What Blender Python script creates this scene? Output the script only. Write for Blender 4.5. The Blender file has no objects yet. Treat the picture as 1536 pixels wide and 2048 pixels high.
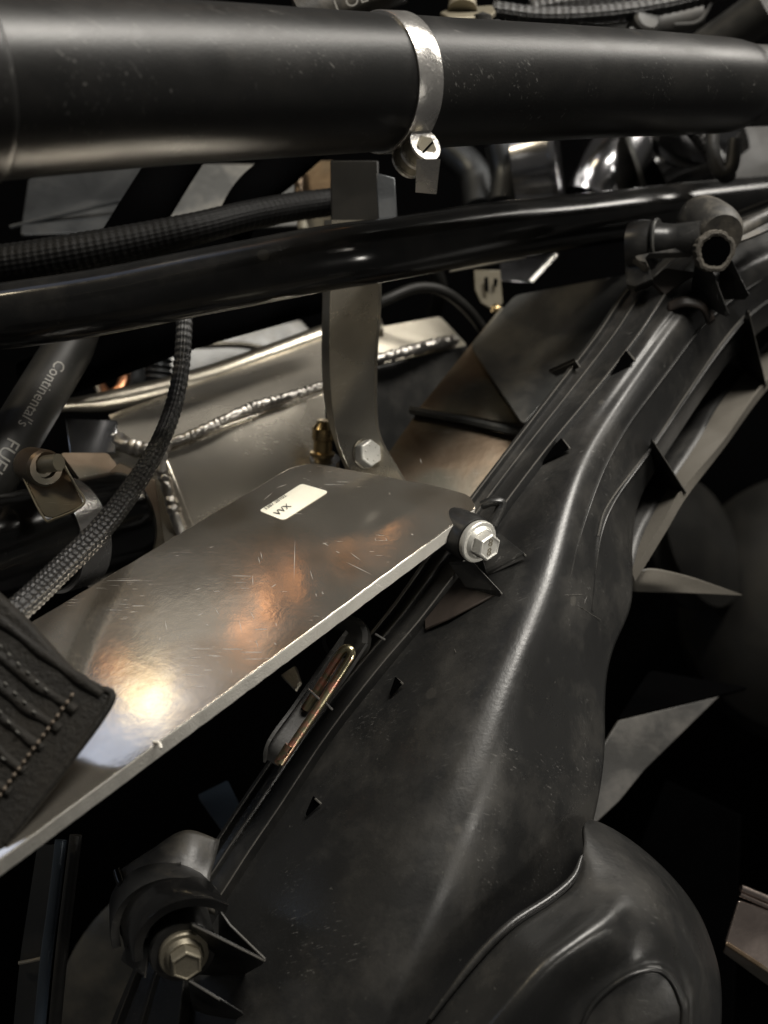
import bpy, bmesh, math, random
import numpy as np
from mathutils import Vector, Matrix, Quaternion
random.seed(4)
S = bpy.context.scene
COL = S.collection
R = math.radians
# ------------------------------------------------------------------ camera
F = 2196.0
cam = bpy.data.cameras.new('camera'); co = bpy.data.objects.new('camera', cam); COL.objects.link(co)
cam.sensor_fit = 'VERTICAL'; cam.angle_y = 2 * math.atan(1024 / F)
co.location = (0, 0, 1.35); co.rotation_euler = (R(50), 0, 0)
cam.clip_start = .01; cam.clip_end = 50
cam.dof.use_dof = True; cam.dof.focus_distance = .57; cam.dof.aperture_fstop = 4.0; cam.lens = cam.lens
S.camera = co
CM = Matrix.Translation(co.location) @ co.rotation_euler.to_matrix().to_4x4()
CR = co.rotation_euler.to_matrix()
def W(px, py, d): return CM @ Vector(((px - 768) / F * d, (1024 - py) / F * d, -d))
def D(x, y, z): return (CR @ Vector((x, y, z))).normalized()      # direction: right, up, towards the viewer
# ------------------------------------------------------------------ world and lamps
w = bpy.data.worlds.new('World'); S.world = w; w.use_nodes = True
bg = w.node_tree.nodes['Background']; bg.inputs[0].default_value = (1.0, .96, .90, 1); bg.inputs[1].default_value = .055
S.view_settings.view_transform = 'Standard'; S.view_settings.look = 'None'; S.view_settings.exposure = 0
S.cycles.use_denoising = True; S.cycles.max_bounces = 6
def lamp(name, pos, target, sx, sy, power, col=(1, .95, .87), spread=180, xdir=None):
    l = bpy.data.lights.new(name, 'AREA'); l.shape = 'RECTANGLE'; l.size = sx; l.size_y = sy
    l.energy = power; l.color = col; l.spread = R(spread)
    o = bpy.data.objects.new(name, l); COL.objects.link(o); o.location = pos
    o.rotation_euler = (target - pos).to_track_quat('-Z', 'X').to_euler()
    if xdir:
        z = (pos - target).normalized(); x = (xdir - z * xdir.dot(z)).normalized(); o.rotation_euler = Matrix((x, z.cross(x), z)).transposed().to_euler()
    return o
ctr = W(768, 1000, .58)
lamp('ceiling_lamp', CM @ Vector((.48, 1.20, .08)), W(1150, 1000, .60), .75, .25, 34, xdir=D(.8, .06, -.6))
lamp('ceiling_lamp', CM @ Vector((.84, 1.16, -.62)), W(830, 165, .54), .95, .18, 10, xdir=D(.74, 0, -.67))
lamp('bolt_fill_lamp', ctr + D(.72, -.22, .66) * .8, W(880, 1120, .57), .12, .12, .13, (1, .95, .86), 34)  # fill lamp added to brighten the bolt and the plate's cut edge
lamp('ceiling_lamp', ctr + D(-.51, .79, .34) * 1.75, W(200, 560, .6), .5, .12, 6.5, (1, .84, .58), xdir=D(1, 0, 0))
lamp('blue_side_lamp', ctr + D(-.9, .35, .25) * 1.6, ctr, .35, .35, .6, (.62, .76, 1))  # weak bluish area light from the left
PN = Vector((0, math.cos(R(40)), math.sin(R(40))))                 # plate normal in camera axes = straight up
def plane_pt(px, py, c=-.384, h=0.0):
    v = Vector(((px - 768) / F, (1024 - py) / F, -1)); d = (c + h) / v.dot(PN)
    return CM @ (v * d), v
def mirror_pos(px, py, t):
    p, v = plane_pt(px, py); v = v.normalized(); r = v - 2 * v.dot(PN) * PN
    return p + (CR @ r) * t, p
for (px, py, t, sx, sy, pw, c) in [(296, 1392, 1.1, .045, .06, .006, (1, .78, .42)), (420, 1335, 1.2, .22, .20, .007, (1, .93, .84)),
                                   (70, 1640, 1.2, .24, .60, .075, (.60, .71, 1)), (765, 1015, 1.0, .06, .03, .0016, (1, .45, .17)), (690, 1090, 1.0, .03, .025, .0004, (1, .45, .17)),
                                   (585, 1160, 1.0, .045, .012, .0005, (1, .40, .13)), (530, 1205, 1.0, .06, .014, .0008, (1, .40, .13)), (490, 1275, 1.0, .045, .028, .0010, (1, .40, .13)),
                                   (232, 1340, 1.0, .02, .035, .0006, (1, .42, .14))]:
    p, q = mirror_pos(px, py, t); lamp('reflection_lamp', p, q, sx, sy, pw, c, 70)  # unseen lamps added where their reflections make the plate's bright and orange patches
# ------------------------------------------------------------------ materials
def mat(name, col, metal=0, rough=.4, bump=0, bscale=300, dust=0, dcol=(.10, .092, .078), dscale=22, stretch=None, rvar=.12, spec=.5, scratch=0, coat=0, patch=None):
    m = bpy.data.materials.new(name); m.use_nodes = True; nt = m.node_tree; N = nt.nodes; L = nt.links
    b = N['Principled BSDF']; b.inputs['Metallic'].default_value = metal
    b.inputs['Specular IOR Level'].default_value = spec; b.inputs['Coat Weight'].default_value = coat
    tc = N.new('ShaderNodeTexCoord'); mp = N.new('ShaderNodeMapping'); L.new(tc.outputs['Object'], mp.inputs[0])
    if stretch: mp.inputs['Rotation'].default_value = stretch[0]; mp.inputs['Scale'].default_value = stretch[1]
    def noise(sc, det=6, vec=None, rg=.6):
        n = N.new('ShaderNodeTexNoise'); n.inputs['Scale'].default_value = sc; n.inputs['Detail'].default_value = det
        n.inputs['Roughness'].default_value = rg; L.new(vec or tc.outputs['Object'], n.inputs['Vector']); return n.outputs['Fac']
    def ramp(src, a, bb, lo=0, hi=1):
        r = N.new('ShaderNodeMapRange'); r.inputs[1].default_value = a; r.inputs[2].default_value = bb
        r.inputs[3].default_value = lo; r.inputs[4].default_value = hi; L.new(src, r.inputs[0]); return r.outputs[0]
    def mixc(f, A, Bc):
        x = N.new('ShaderNodeMix'); x.data_type = 'RGBA'; L.new(f, x.inputs['Factor'])
        for k, v in ((6, A), (7, Bc)):
            if isinstance(v, tuple): x.inputs[k].default_value = (*v, 1)
            else: L.new(v, x.inputs[k])
        return x.outputs[2]
    c = mixc(noise(35), tuple(k * .75 for k in col), tuple(min(1, k * 1.25) for k in col))
    ro = ramp(noise(14, 8), .3, .7, rough - rvar, rough + rvar)
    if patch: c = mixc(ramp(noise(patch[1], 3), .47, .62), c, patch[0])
    if dust:
        f = ramp(noise(dscale, 9, None, .7), .46, .70, 0, dust); c = mixc(f, c, dcol)
        a = N.new('ShaderNodeMath'); a.operation = 'MULTIPLY_ADD'; L.new(f, a.inputs[0]); a.inputs[1].default_value = .35; L.new(ro, a.inputs[2]); ro = a.outputs[0]
        vo = N.new('ShaderNodeTexVoronoi'); vo.inputs['Scale'].default_value = 34; L.new(tc.outputs['Object'], vo.inputs['Vector'])
        mk_ = N.new('ShaderNodeMath'); mk_.operation = 'MULTIPLY'; L.new(ramp(vo.outputs['Distance'], .13, .10, 0, dust * .9), mk_.inputs[0]); L.new(ramp(noise(9, 2), .52, .60), mk_.inputs[1])
        c = mixc(mk_.outputs[0], c, tuple(k * 1.4 for k in dcol))
        sp = ramp(noise(420, 2), .70, .78, 0, dust * .8); c = mixc(sp, c, (.12, .115, .10))
    if scratch:
        for k, (rz, sc) in enumerate([((.3, .5, .2), (40, 900, 200)), ((.2, 1.4, 1.1), (30, 700, 500)), ((.9, .1, 2.3), (60, 1200, 300))]):
            m2 = N.new('ShaderNodeMapping'); m2.inputs['Rotation'].default_value = rz; m2.inputs['Scale'].default_value = sc
            L.new(tc.outputs['Object'], m2.inputs[0]); f = ramp(noise(1, 2, m2.outputs[0]), .67, .72, 0, scratch)
            mask = ramp(noise(26, 2), .5, .62); mm = N.new('ShaderNodeMath'); mm.operation = 'MULTIPLY'; L.new(f, mm.inputs[0]); L.new(mask, mm.inputs[1])
            c = mixc(mm.outputs[0], c, (.75, .73, .68))
            a = N.new('ShaderNodeMath'); a.operation = 'MULTIPLY_ADD'; L.new(mm.outputs[0], a.inputs[0]); a.inputs[1].default_value = .3; L.new(ro, a.inputs[2]); ro = a.outputs[0]
    L.new(c, b.inputs['Base Color']); L.new(ro, b.inputs['Roughness'])
    if bump:
        bp = N.new('ShaderNodeBump'); bp.inputs['Strength'].default_value = bump; bp.inputs['Distance'].default_value = .001
        L.new(noise(bscale, 5, mp.outputs[0]), bp.inputs['Height']); L.new(bp.outputs[0], b.inputs['Normal'])
    return m
BR = ((0, 0, 0), (1, 1, .06))
M = dict(
    pale=mat('pale_blade_plastic', (.085, .078, .066), rough=.4, bump=.2, bscale=300, dust=.3),
    strap=mat('smooth_aluminium_strap', (.50, .46, .38), .88, .28, bump=.06, bscale=500, stretch=BR, scratch=.3, rvar=.08),
    scr=mat('scratch_bright', (.34, .32, .29), .3, .5),
    edge=mat('scuffed_plastic_edge', (.05, .047, .041), rough=.55, dust=.5),
    plastic=mat('black_moulded_plastic', (.012, .012, .0117), rough=.35, bump=.12, bscale=500, dust=.40, dcol=(.055, .051, .044), scratch=.07),
    plastic_worn=mat('dusty_plastic', (.022, .021, .019), rough=.48, bump=.2, bscale=300, dust=.75, dcol=(.12, .105, .08), dscale=30),
    sleeve=mat('satin_black_silicone', (.007, .007, .0068), rough=.36, bump=.08, bscale=900, dust=.14, scratch=.08, rvar=.05, spec=.32, dcol=(.04, .036, .031)),
    gloss=mat('gloss_black_paint', (.005, .005, .005), rough=.17, bump=.10, bscale=60, dust=.08, rvar=.05, spec=.34),
    rubber=mat('black_rubber', (.010, .010, .0095), rough=.5, bump=.15, bscale=400, dust=.25),
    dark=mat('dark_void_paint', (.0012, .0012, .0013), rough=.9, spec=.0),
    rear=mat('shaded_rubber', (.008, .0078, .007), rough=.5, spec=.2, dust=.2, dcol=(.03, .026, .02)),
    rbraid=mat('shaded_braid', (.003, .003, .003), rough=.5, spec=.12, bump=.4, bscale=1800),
    alu=mat('brushed_aluminium', (.38, .35, .29), 1, .36, bump=.25, bscale=700, stretch=BR, scratch=.35, rvar=.08),
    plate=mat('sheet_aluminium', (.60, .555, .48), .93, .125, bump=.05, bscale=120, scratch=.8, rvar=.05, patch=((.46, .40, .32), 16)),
    cut=mat('sawn_aluminium_edge', (.58, .56, .51), .15, .55, bump=.5, bscale=900, dust=.1),
    satin=mat('welded_aluminium', (.66, .61, .52), .78, .24, bump=.12, bscale=90, scratch=.3, rvar=.08),
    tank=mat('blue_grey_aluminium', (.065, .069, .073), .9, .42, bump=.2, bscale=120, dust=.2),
    weld=mat('weld_bead_metal', (.40, .38, .35), 1, .36, bump=.5, bscale=500),
    zinc=mat('zinc_plated_steel', (.52, .51, .47), .5, .40, bump=.2, bscale=700, rvar=.1),
    dull=mat('dull_olive_zinc', (.20, .18, .135), .6, .5, bump=.2, bscale=700),
    steel=mat('stainless_band', (.66, .64, .61), .95, .24, bump=.2, bscale=600, scratch=.4),
    gold=mat('yellow_passivated_steel', (.40, .36, .23), 1, .28, bump=.15, bscale=200, patch=((.75, .36, .26), 160)),
    brass=mat('brass', (.36, .27, .14), 1, .25, bump=.2),
    copper=mat('copper', (.55, .26, .14), 1, .3, bump=.2),
    brown=mat('heat_stained_metal', (.11, .078, .050), .65, .42, bump=.15, bscale=200, dust=.5, dcol=(.16, .145, .11), scratch=.15, patch=((.075, .07, .055), 14)),
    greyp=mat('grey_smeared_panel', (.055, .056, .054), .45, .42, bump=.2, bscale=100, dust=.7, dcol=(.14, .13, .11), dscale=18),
    leather=mat('dark_brown_leather', (.0075, .0068, .0056), rough=.65, spec=.2, bump=.9, bscale=420, dust=.25, dcol=(.04, .034, .026)),
    thread=mat('tan_thread', (.085, .066, .048), rough=.8, bump=.5, bscale=2000),
    threadd=mat('grey_thread', (.09, .088, .08), rough=.8, bump=.5, bscale=2000),
    sleeveb=mat('braided_nylon', (.006, .006, .006), rough=.34, bump=.4, bscale=1800, rvar=.1),
    paper=mat('white_sticker', (.66, .64, .54), rough=.5, rvar=.05),
    ink=mat('black_ink', (.02, .02, .02), rough=.6),
    print=mat('grey_hose_print', (.11, .105, .092), rough=.6),
    polish=mat('polished_dark_metal', (.36, .36, .37), 1, .18, bump=.05, bscale=40, rvar=.05),
    grey=mat('grey_plastic_blade', (.022, .0215, .020), rough=.45, bump=.15, bscale=300, dust=.4, dcol=(.12, .11, .095)),
    tan=mat('torn_plastic_edge', (.06, .052, .040), rough=.7, bump=1, bscale=900),
    cream=mat('cream_painted_steel', (.09, .078, .052), rough=.5, bump=.2),
    rust=mat('rusty_brown_plastic', (.011, .0075, .005), rough=.55, dust=.3, dcol=(.05, .03, .018)),
    blue=mat('blue_grey_paint', (.035, .048, .066), .3, .4),
    pink=mat('warm_bright_metal', (.62, .52, .47), 1, .3, bump=.1),
)
# ------------------------------------------------------------------ mesh helpers
WL = {}
def mk(name, verts, faces, m, parent=None, ang=35, uv=None, origin=None):
    V = [Vector(v) for v in verts]
    c = origin or sum(V, Vector()) / len(V)
    me = bpy.data.meshes.new(name); me.from_pydata([v - c for v in V], [], faces)
    for k in (m if isinstance(m, list) else [m]): me.materials.append(k)
    me.update(); bm = bmesh.new(); bm.from_mesh(me); bmesh.ops.recalc_face_normals(bm, faces=bm.faces); bm.to_mesh(me); bm.free()
    if ang: me.shade_smooth(); me.set_sharp_from_angle(angle=R(ang))
    o = bpy.data.objects.new(name, me); COL.objects.link(o)
    if parent: o.parent = parent; o.location = c - WL[parent.name]
    else: o.location = c
    WL[o.name] = c.copy()
    return o
def thing(name, label, cat, loc, group=None):
    o = bpy.data.objects.new(name, None); COL.objects.link(o); o.location = loc; o.empty_display_size = .01; WL[o.name] = Vector(loc)
    return tag(o, label, cat, group)
def tag(o, label, cat, group=None):
    o['label'] = label; o['category'] = cat
    if group: o['group'] = group
    return o
def cr(pts, n):                                                     # Catmull-Rom through points (any dimension), n steps per span
    P = np.array([list(p) for p in pts], float); P = np.vstack([2 * P[0] - P[1], P, 2 * P[-1] - P[-2]]); out = []
    for i in range(1, len(P) - 2):
        for k in range(n):
            t = k / n; a, b, c, d = P[i - 1:i + 3]
            out.append(.5 * ((2 * b) + (c - a) * t + (2 * a - 5 * b + 4 * c - d) * t * t + (3 * b - a - 3 * c + d) * t ** 3))
    out.append(P[-2]); return np.array(out)
def frames(P):
    P = [Vector(p) for p in P]; T = [(P[min(i + 1, len(P) - 1)] - P[max(i - 1, 0)]).normalized() for i in range(len(P))]
    n = T[0].orthogonal().normalized(); out = []
    for i, t in enumerate(T):
        n = (n - t * n.dot(t)).normalized(); out.append((P[i], t, n, t.cross(n)))
    return out
def tube(name, pts, rad, m, parent=None, seg=32, n=10, caps=True, disp=None, flat=1.0, smooth=True, hint=None):
    """sweep a circle; rad a number or one per control point; disp(s, a) returns a factor on the radius; flat squashes along the frame's second axis"""
    A = cr(pts, n) if smooth else np.array([list(p) for p in pts])
    rr = np.interp(np.linspace(0, 1, len(A)), np.linspace(0, 1, len(pts)), rad if hasattr(rad, '__len__') else [rad] * len(pts))
    fr = frames(A); V = []; s = 0
    if hint is not None:
        fr2 = []
        for p, t, a, b in fr:
            a = (hint - t * hint.dot(t)).normalized(); fr2.append((p, t, a, t.cross(a)))
        fr = fr2
    for i, (p, t, a, b) in enumerate(fr):
        if i: s += (p - fr[i - 1][0]).length
        for k in range(seg):
            th = 2 * math.pi * k / seg; r = rr[i] * (disp(s, th) if disp else 1)
            V.append(p + a * (math.cos(th) * r * flat) + b * (math.sin(th) * r))
    Fc = [(i * seg + k, i * seg + (k + 1) % seg, (i + 1) * seg + (k + 1) % seg, (i + 1) * seg + k) for i in range(len(fr) - 1) for k in range(seg)]
    if caps: Fc += [tuple(range(seg)), tuple(range((len(fr) - 1) * seg, len(fr) * seg))]
    return mk(name, V, Fc, m, parent, 40)
def basis(z, xh=None):
    z = z.normalized(); xh = xh or D(1, 0, 0); x = (xh - z * xh.dot(z)).normalized(); return Matrix((x, z.cross(x), z)).transposed()
def lathe(name, org, axis, prof, m, parent=None, seg=48, hexa=None, ang=30, xh=None, disp=None):
    """prof = [(radius, height)], revolve round axis"""
    B = basis(axis, xh); V = []; nn = hexa or seg
    for r, h in prof:
        for k in range(nn):
            th = 2 * math.pi * k / nn; q = r * (disp(th, h) if disp else 1)
            V.append(org + B @ Vector((q * math.cos(th), q * math.sin(th), h)))
    Fc = [(i * nn + k, i * nn + (k + 1) % nn, (i + 1) * nn + (k + 1) % nn, (i + 1) * nn + k) for i in range(len(prof) - 1) for k in range(nn)]
    if prof[0][0] > 1e-6: Fc.append(tuple(range(nn)))
    if prof[-1][0] > 1e-6: Fc.append(tuple(range((len(prof) - 1) * nn, len(prof) * nn)))
    o = mk(name, V, Fc, m, parent, ang)
    return o
def bevel(o, wd, seg=2, ang=30):
    md = o.modifiers.new('bevel', 'BEVEL'); md.width = wd; md.segments = seg; md.limit_method = 'ANGLE'; md.angle_limit = R(ang); return o
def prism(name, pts, vec, m, parent=None, bev=.0006, ang=30):
    """closed polygon (world points) extruded by vec; m may be [face, side]"""
    n = len(pts); V = [Vector(p) for p in pts] + [Vector(p) + vec for p in pts]
    Fc = [tuple(range(n)), tuple(range(2 * n - 1, n - 1, -1))] + [(i, (i + 1) % n, n + (i + 1) % n, n + i) for i in range(n)]
    o = mk(name, V, Fc, m, parent, ang)
    if isinstance(m, list) and len(m) > 1:
        for k, p in enumerate(o.data.polygons): p.material_index = 0 if len(p.vertices) == n and k < 2 else 1
    if bev: bevel(o, bev)
    return o
def rnd(poly, rads, seg=8):                                          # round the corners of a pixel polygon
    out = []; n = len(poly)
    for i, p in enumerate(poly):
        p = Vector(p); r = rads[i] if hasattr(rads, '__len__') else rads
        if not r: out.append(tuple(p)); continue
        a = Vector(poly[i - 1]) - p; b = Vector(poly[(i + 1) % n]) - p; r = min(r, a.length * .49, b.length * .49); A = p + a.normalized() * r; Bq = p + b.normalized() * r
        for k in range(seg + 1):
            t = k / seg; out.append(tuple(A * (1 - t) ** 2 + p * 2 * t * (1 - t) + Bq * t * t))
    return out
def loft(name, rows, m, parent=None, nu=6, nv=6, thick=.0025, ang=50, relax=0, fn=None):
    """rows of world control points -> smooth sheet given thickness"""
    A = [cr(r, nv) for r in rows]; A = np.array(A)
    B = np.array([cr(A[:, j], nu) for j in range(A.shape[1])]).transpose(1, 0, 2)
    for _ in range(relax): B[1:-1] = B[1:-1] * .5 + (B[:-2] + B[2:]) * .25
    h, wd = B.shape[:2]; V = [(fn or Vector)(B[i, j]) for i in range(h) for j in range(wd)]
    Fc = [(i * wd + j, i * wd + j + 1, (i + 1) * wd + j + 1, (i + 1) * wd + j) for i in range(h - 1) for j in range(wd - 1)]
    o = mk(name, V, Fc, m, parent, ang)
    # face normals towards the viewer, then thickness away from it
    me = o.data; c = co.location - WL[o.name]; s = sum((c - p.center).dot(p.normal) for p in me.polygons)
    if s < 0: me.flip_normals()
    md = o.modifiers.new('thickness', 'SOLIDIFY'); md.thickness = thick; md.offset = -1
    return o
def strip(name, A, B, prof, m, parent=None, ang=25, n=6):
    """rail-to-rail profile: point = A + (B-A)*u + normal*h for (u,h) in prof; closed profile"""
    a = [Vector(x) for x in cr(A, n)]; b = [Vector(x) for x in cr(B, n)]; V = []; q = len(prof)
    for i in range(len(a)):
        t = (a[min(i + 1, len(a) - 1)] - a[max(0, i - 1)]).normalized(); ac = b[i] - a[i]; N = t.cross(ac).normalized()
        if N.dot(co.location - a[i]) < 0: N = -N
        for u, h in prof: V.append(a[i] + ac * u + N * h)
    Fc = [(i * q + k, i * q + (k + 1) % q, (i + 1) * q + (k + 1) % q, (i + 1) * q + k) for i in range(len(a) - 1) for k in range(q)]
    Fc += [tuple(range(q)), tuple(range((len(a) - 1) * q, len(a) * q))]
    return mk(name, V, Fc, m, parent, ang)
def text(name, s, size, M4, m, parent, ext=.0001, align='LEFT'):
    c = bpy.data.curves.new('t', 'FONT'); c.body = s; c.size = size; c.extrude = ext; c.align_x = align; c.resolution_u = 3
    o = bpy.data.objects.new('t', c); COL.objects.link(o); dg = bpy.context.evaluated_depsgraph_get(); me = bpy.data.meshes.new_from_object(o.evaluated_get(dg))
    V = [M4 @ v.co for v in me.vertices]; Fc = [tuple(p.vertices) for p in me.polygons]
    bpy.data.objects.remove(o); return mk(name, V, Fc, m, parent, 0)
def m4(org, x, y):
    z = x.cross(y).normalized(); Mx = Matrix((x.normalized(), z.cross(x).normalized(), z)).transposed().to_4x4(); Mx.translation = org; return Mx
def bead(name, pts, r, m, parent, n=14, seg=14, pitch=.0045, up=1.0):
    rng = random.Random(len(pts) * 7 + int(r * 1e5)); ph = [rng.uniform(.75, 1.25) for _ in range(400)]
    def dsp(s, a):
        k = s / pitch + .35 * math.sin(s * 310) + .25 * math.sin(s * 173 + 1); f = k - math.floor(k); return (.80 + .42 * math.sqrt(max(0, 1 - (2 * f - 1) ** 2 * .9)) * ph[int(k) % 400]) * (1 + .1 * math.sin(3 * a + 5 * k))
    return tube(name, pts, r, m, parent, seg=seg, n=n, disp=dsp)
def bolt_flange(name, org, axis, parent, mt, rw=.0118, head=.0076, hh=.0065, lettering=None, label=None, offs=None, turn=0):
    """washer disc, flared collar and hexagon head with a dished top"""
    o = lathe(name, org, axis, [(0, -.003), (rw * .97, -.003), (rw, -.002), (rw, .0002), (rw * .95, .0009), (rw * .80, .0010), (rw * .74, .0022), (head * 1.05, .0032), (0, .0034)], mt, parent)
    if label: o['label'] = label
    B = basis(axis); xh = B @ Vector((math.cos(turn), math.sin(turn), 0))
    hd = lathe('bolt_head', org + axis.normalized() * .0028, axis, [(head * 1.02, 0), (head * 1.02, hh * .86), (head * .92, hh), (head * .82, hh), (head * .78, hh - .0005), (0, hh - .0005)], mt, o, hexa=6, ang=20, xh=xh)
    bevel(hd, .0005)
    if lettering:
        y = B @ Vector((0, 1, 0)); x = B @ Vector((1, 0, 0)); c = org + axis.normalized() * (.0028 + hh - .0005)
        for k, ch in enumerate(lettering):
            up = D(-.12, 1, 0); up = (up - axis.normalized() * up.dot(axis.normalized())).normalized(); rt = up.cross(axis.normalized())
            text('lettering', ch, .0062, m4(c + up * (.0009 - .0052 * k), rt, up), M['dull'], hd, .0003, 'CENTER')
    return o
def braid(strands, pitch, amp):
    def f(s, a):
        u = s / pitch; v = a * strands / (2 * math.pi)
        return 1 + amp * (math.sin(math.pi * (u + v)) * math.sin(math.pi * (u - v)) + .35 * abs(math.sin(math.pi * (u + v) * 2)) )
    return f
# ================================================================== SETTING: dark cavity of the bay
def sheet(name, pts, m, vec=None):
    o = prism(name, pts, vec or D(0, 0, -1) * .01, m, None, 0); o['kind'] = 'structure'; return o
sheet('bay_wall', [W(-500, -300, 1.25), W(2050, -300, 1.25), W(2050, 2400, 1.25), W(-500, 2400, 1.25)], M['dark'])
def pix(p):
    q = CM.inverted() @ p; return 768 - q.x / q.z * F, 1024 + q.y / q.z * F
# ================================================================== 1 top pipe
def tp(px): return W(px, 167 + (5 if px > 1300 else 0) + max(0, (300 - px)) * .02, 1 / (2.33 - (2.33 - 1.47) * px / 1400))
t = thing('intake_pipe', 'thick satin black pipe running across the top of the picture', 'pipe', tp(0))
ax = (tp(1400) - tp(0)).normalized()
def prad(px): return .0350 + (.0287 - .0350) * px / 1400
pts = [tp(p) for p in (-260, 0, 300, 600, 900, 1200, 1430)]
tube('outer_sleeve', pts + [tp(1478)], [prad(p) for p in (-260, 0, 300, 600, 900, 1200, 1430)] + [.0262], M['sleeve'], t, 64, 6)
tube('inner_pipe', [tp(1440), tp(1600), tp(1800)], .0250, M['rubber'], t, 48, 4)
tube('cuff', [tp(-260), tp(-90), tp(-44), tp(-34)], [.0362, .0362, .0362, .0350], M['sleeve'], t, 64, 3)
# hose clamp
pc = tp(778); rc = prad(778) + .0004
t = thing('hose_clamp', 'shiny worm drive hose clamp around the thick top pipe', 'hose clamp', pc)
HW = .0073
lathe('band', pc, ax, [(rc, -HW), (rc + .0007, -HW), (rc + .0010, -HW + .0006), (rc + .0010, HW - .0006), (rc + .0007, HW), (rc, HW)], M['steel'], t, 128)
Bx = basis(ax, D(0, 1, 0))                                          # local x = up
def around(th, r, z=0): return pc + Bx @ Vector((r * math.cos(th), r * math.sin(th), z))
# which local angle points to the viewer at the bottom
def pix(p):
    q = CM.inverted() @ p; return 768 - q.x / q.z * F, 1024 + q.y / q.z * F
fr_ = min([k * math.pi / 180 for k in range(360)], key=lambda a: math.hypot(pix(around(a, rc + .005))[0] - 838, pix(around(a, rc + .005))[1] - 312))
print('CLAMP', fr_, pix(around(fr_, rc + .005)))
rad_ = (around(fr_, 1) - pc).normalized(); tan_ = ax.cross(rad_).normalized()
hc = pc + rad_ * (rc + .0065)
tube('screw_housing', [hc - tan_ * .0085, hc + tan_ * .0075], 0.0078, M['dull'], t, 24, 1, smooth=False, flat=.85)
for k in (-.0085, .0075, 0): 
    lathe('housing_rim', hc + tan_ * k, tan_, [(.0068, -.0007), (.0086, -.0007), (.0086, .0007), (.0068, .0007)], M['steel'], t, 24)
sd = tan_ if tan_.dot(D(.3, 0, 1)) > 0 else -tan_
sc = lathe('screw', hc + D(.5, .2, .8) * .004 , D(.55, -.05, .8), [(.0060, 0), (.0060, .0055), (.0054, .0062), (0, .0062)], M['dull'], t, hexa=6, ang=20)
cs = hc + D(.5, .2, .8) * .004 + D(.55, -.05, .8) * .0064
B3 = basis(D(.55, -.05, .8)); a_ = B3 @ Vector((.7, .7, 0)); b_ = B3 @ Vector((-.7, .7, 0))
prism('slot', [cs - a_ * .0044 - b_ * .0005, cs + a_ * .0044 - b_ * .0005, cs + a_ * .0044 + b_ * .0005, cs - a_ * .0044 + b_ * .0005], D(.55, -.05, .8) * .0002, M['dark'], t, 0)
q = [W(833, 318, .520), W(881, 318, .520), W(873, 388, .535), W(831, 384, .535)]
prism('band_tail', q, D(0, 0, -1) * .0008, M['steel'], t, 0)
# ================================================================== 2 gloss tube
tube_c = [(-250, 672, .60), (-100, 648, .60), (0, 634, .60), (200, 604, .605), (400, 565, .61), (640, 519, .62), (768, 500, .635), (1000, 462, .69), (1200, 437, .76), (1400, 412, .83), (1600, 390, .90), (1750, 375, .95)]
tag(tube('frame_tube', [W(*p) for p in tube_c], .0181, M['gloss'], None, 48, 12, disp=lambda s, a: 1 + .0015 * math.sin(s * 900) * math.sin(s * 37)), 'glossy black painted tube crossing below the thick top pipe', 'tube')
# ================================================================== 3 metal plate
def PP(px, py, h=0): return plane_pt(px, py, -.384, h)[0]
poly = rnd([(603, 921), (880, 973), (940, 990), (953, 1016), (-160, 1836), (-160, 1376)], [46, 40, 30, 10, 0, 0])
# wobble of a hand sawn edge
t = thing('metal_plate', 'bare aluminium sheet with rounded corners, white sticker and cloudy reflections', 'metal plate', PP(500, 1200))
edge = []
for i in range(len(poly)):
    a, b = Vector(poly[i]), Vector(poly[(i + 1) % len(poly)]); n = max(1, int((b - a).length / 14)) if (b - a).length > 60 else 1
    for k in range(n):
        p = a.lerp(b, k / n); edge.append((p.x + random.uniform(-.5, .5) * (n > 1), p.y + random.uniform(-.5, .5) * (n > 1)))
up = CR @ PN
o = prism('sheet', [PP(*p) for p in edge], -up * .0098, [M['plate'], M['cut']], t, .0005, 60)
st = rnd([(603, 967), (658, 983), (567, 1041), (518, 1021)], [7, 9, 9, 7], 5)
stk = prism('sticker', [PP(*p, .0003) for p in st], -up * .00015, M['paper'], t, 0); stk['label'] = 'small white sticker with tiny black print'
xd = (PP(567, 988, 0) - PP(530, 1013, 0)).normalized(); yd = (up.cross(xd)).normalized(); yd = yd if pix(PP(567, 988) + yd * .01)[1] < 988 else -yd
text('print', 'VVX', .0055, m4(PP(556, 1031, .0007), xd, yd), M['ink'], stk, .00006)
text('print', '1387 28102', .0034, m4(PP(532, 1020, .0007), xd, yd), M['ink'], stk, .00003)
rs = random.Random(11); V = []; Fc = []
marks = [(478, 1238, 484, 1266), (590, 1078, 588, 1160), (500, 1222, 510, 1240), (505, 1150, 506, 1172), (692, 1124, 745, 1150), (700, 1105, 722, 1121), (511, 1278, 517, 1297), (645, 1085, 658, 1092), (527, 1000, 545, 985), (552, 976, 575, 968), (430, 1215, 438, 1230), (745, 1165, 770, 1176), (770, 1075, 775, 1082), (620, 1140, 626, 1160), (390, 1180, 402, 1176), (330, 1240, 334, 1262)]
for _ in range(22):
    x = rs.uniform(300, 860); y = 1015 - (x - 950) * .737 - rs.uniform(25, 230); a = rs.choice([1.5, 1.2, .5, 2.6]) + rs.uniform(-.3, .3); l = rs.uniform(3, 16)
    if y > 985 - (x - 600) * .55 or 500 < x < 670 and y < 1050: marks.append((x, y, x + l * math.cos(a), y + l * math.sin(a)))
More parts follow.
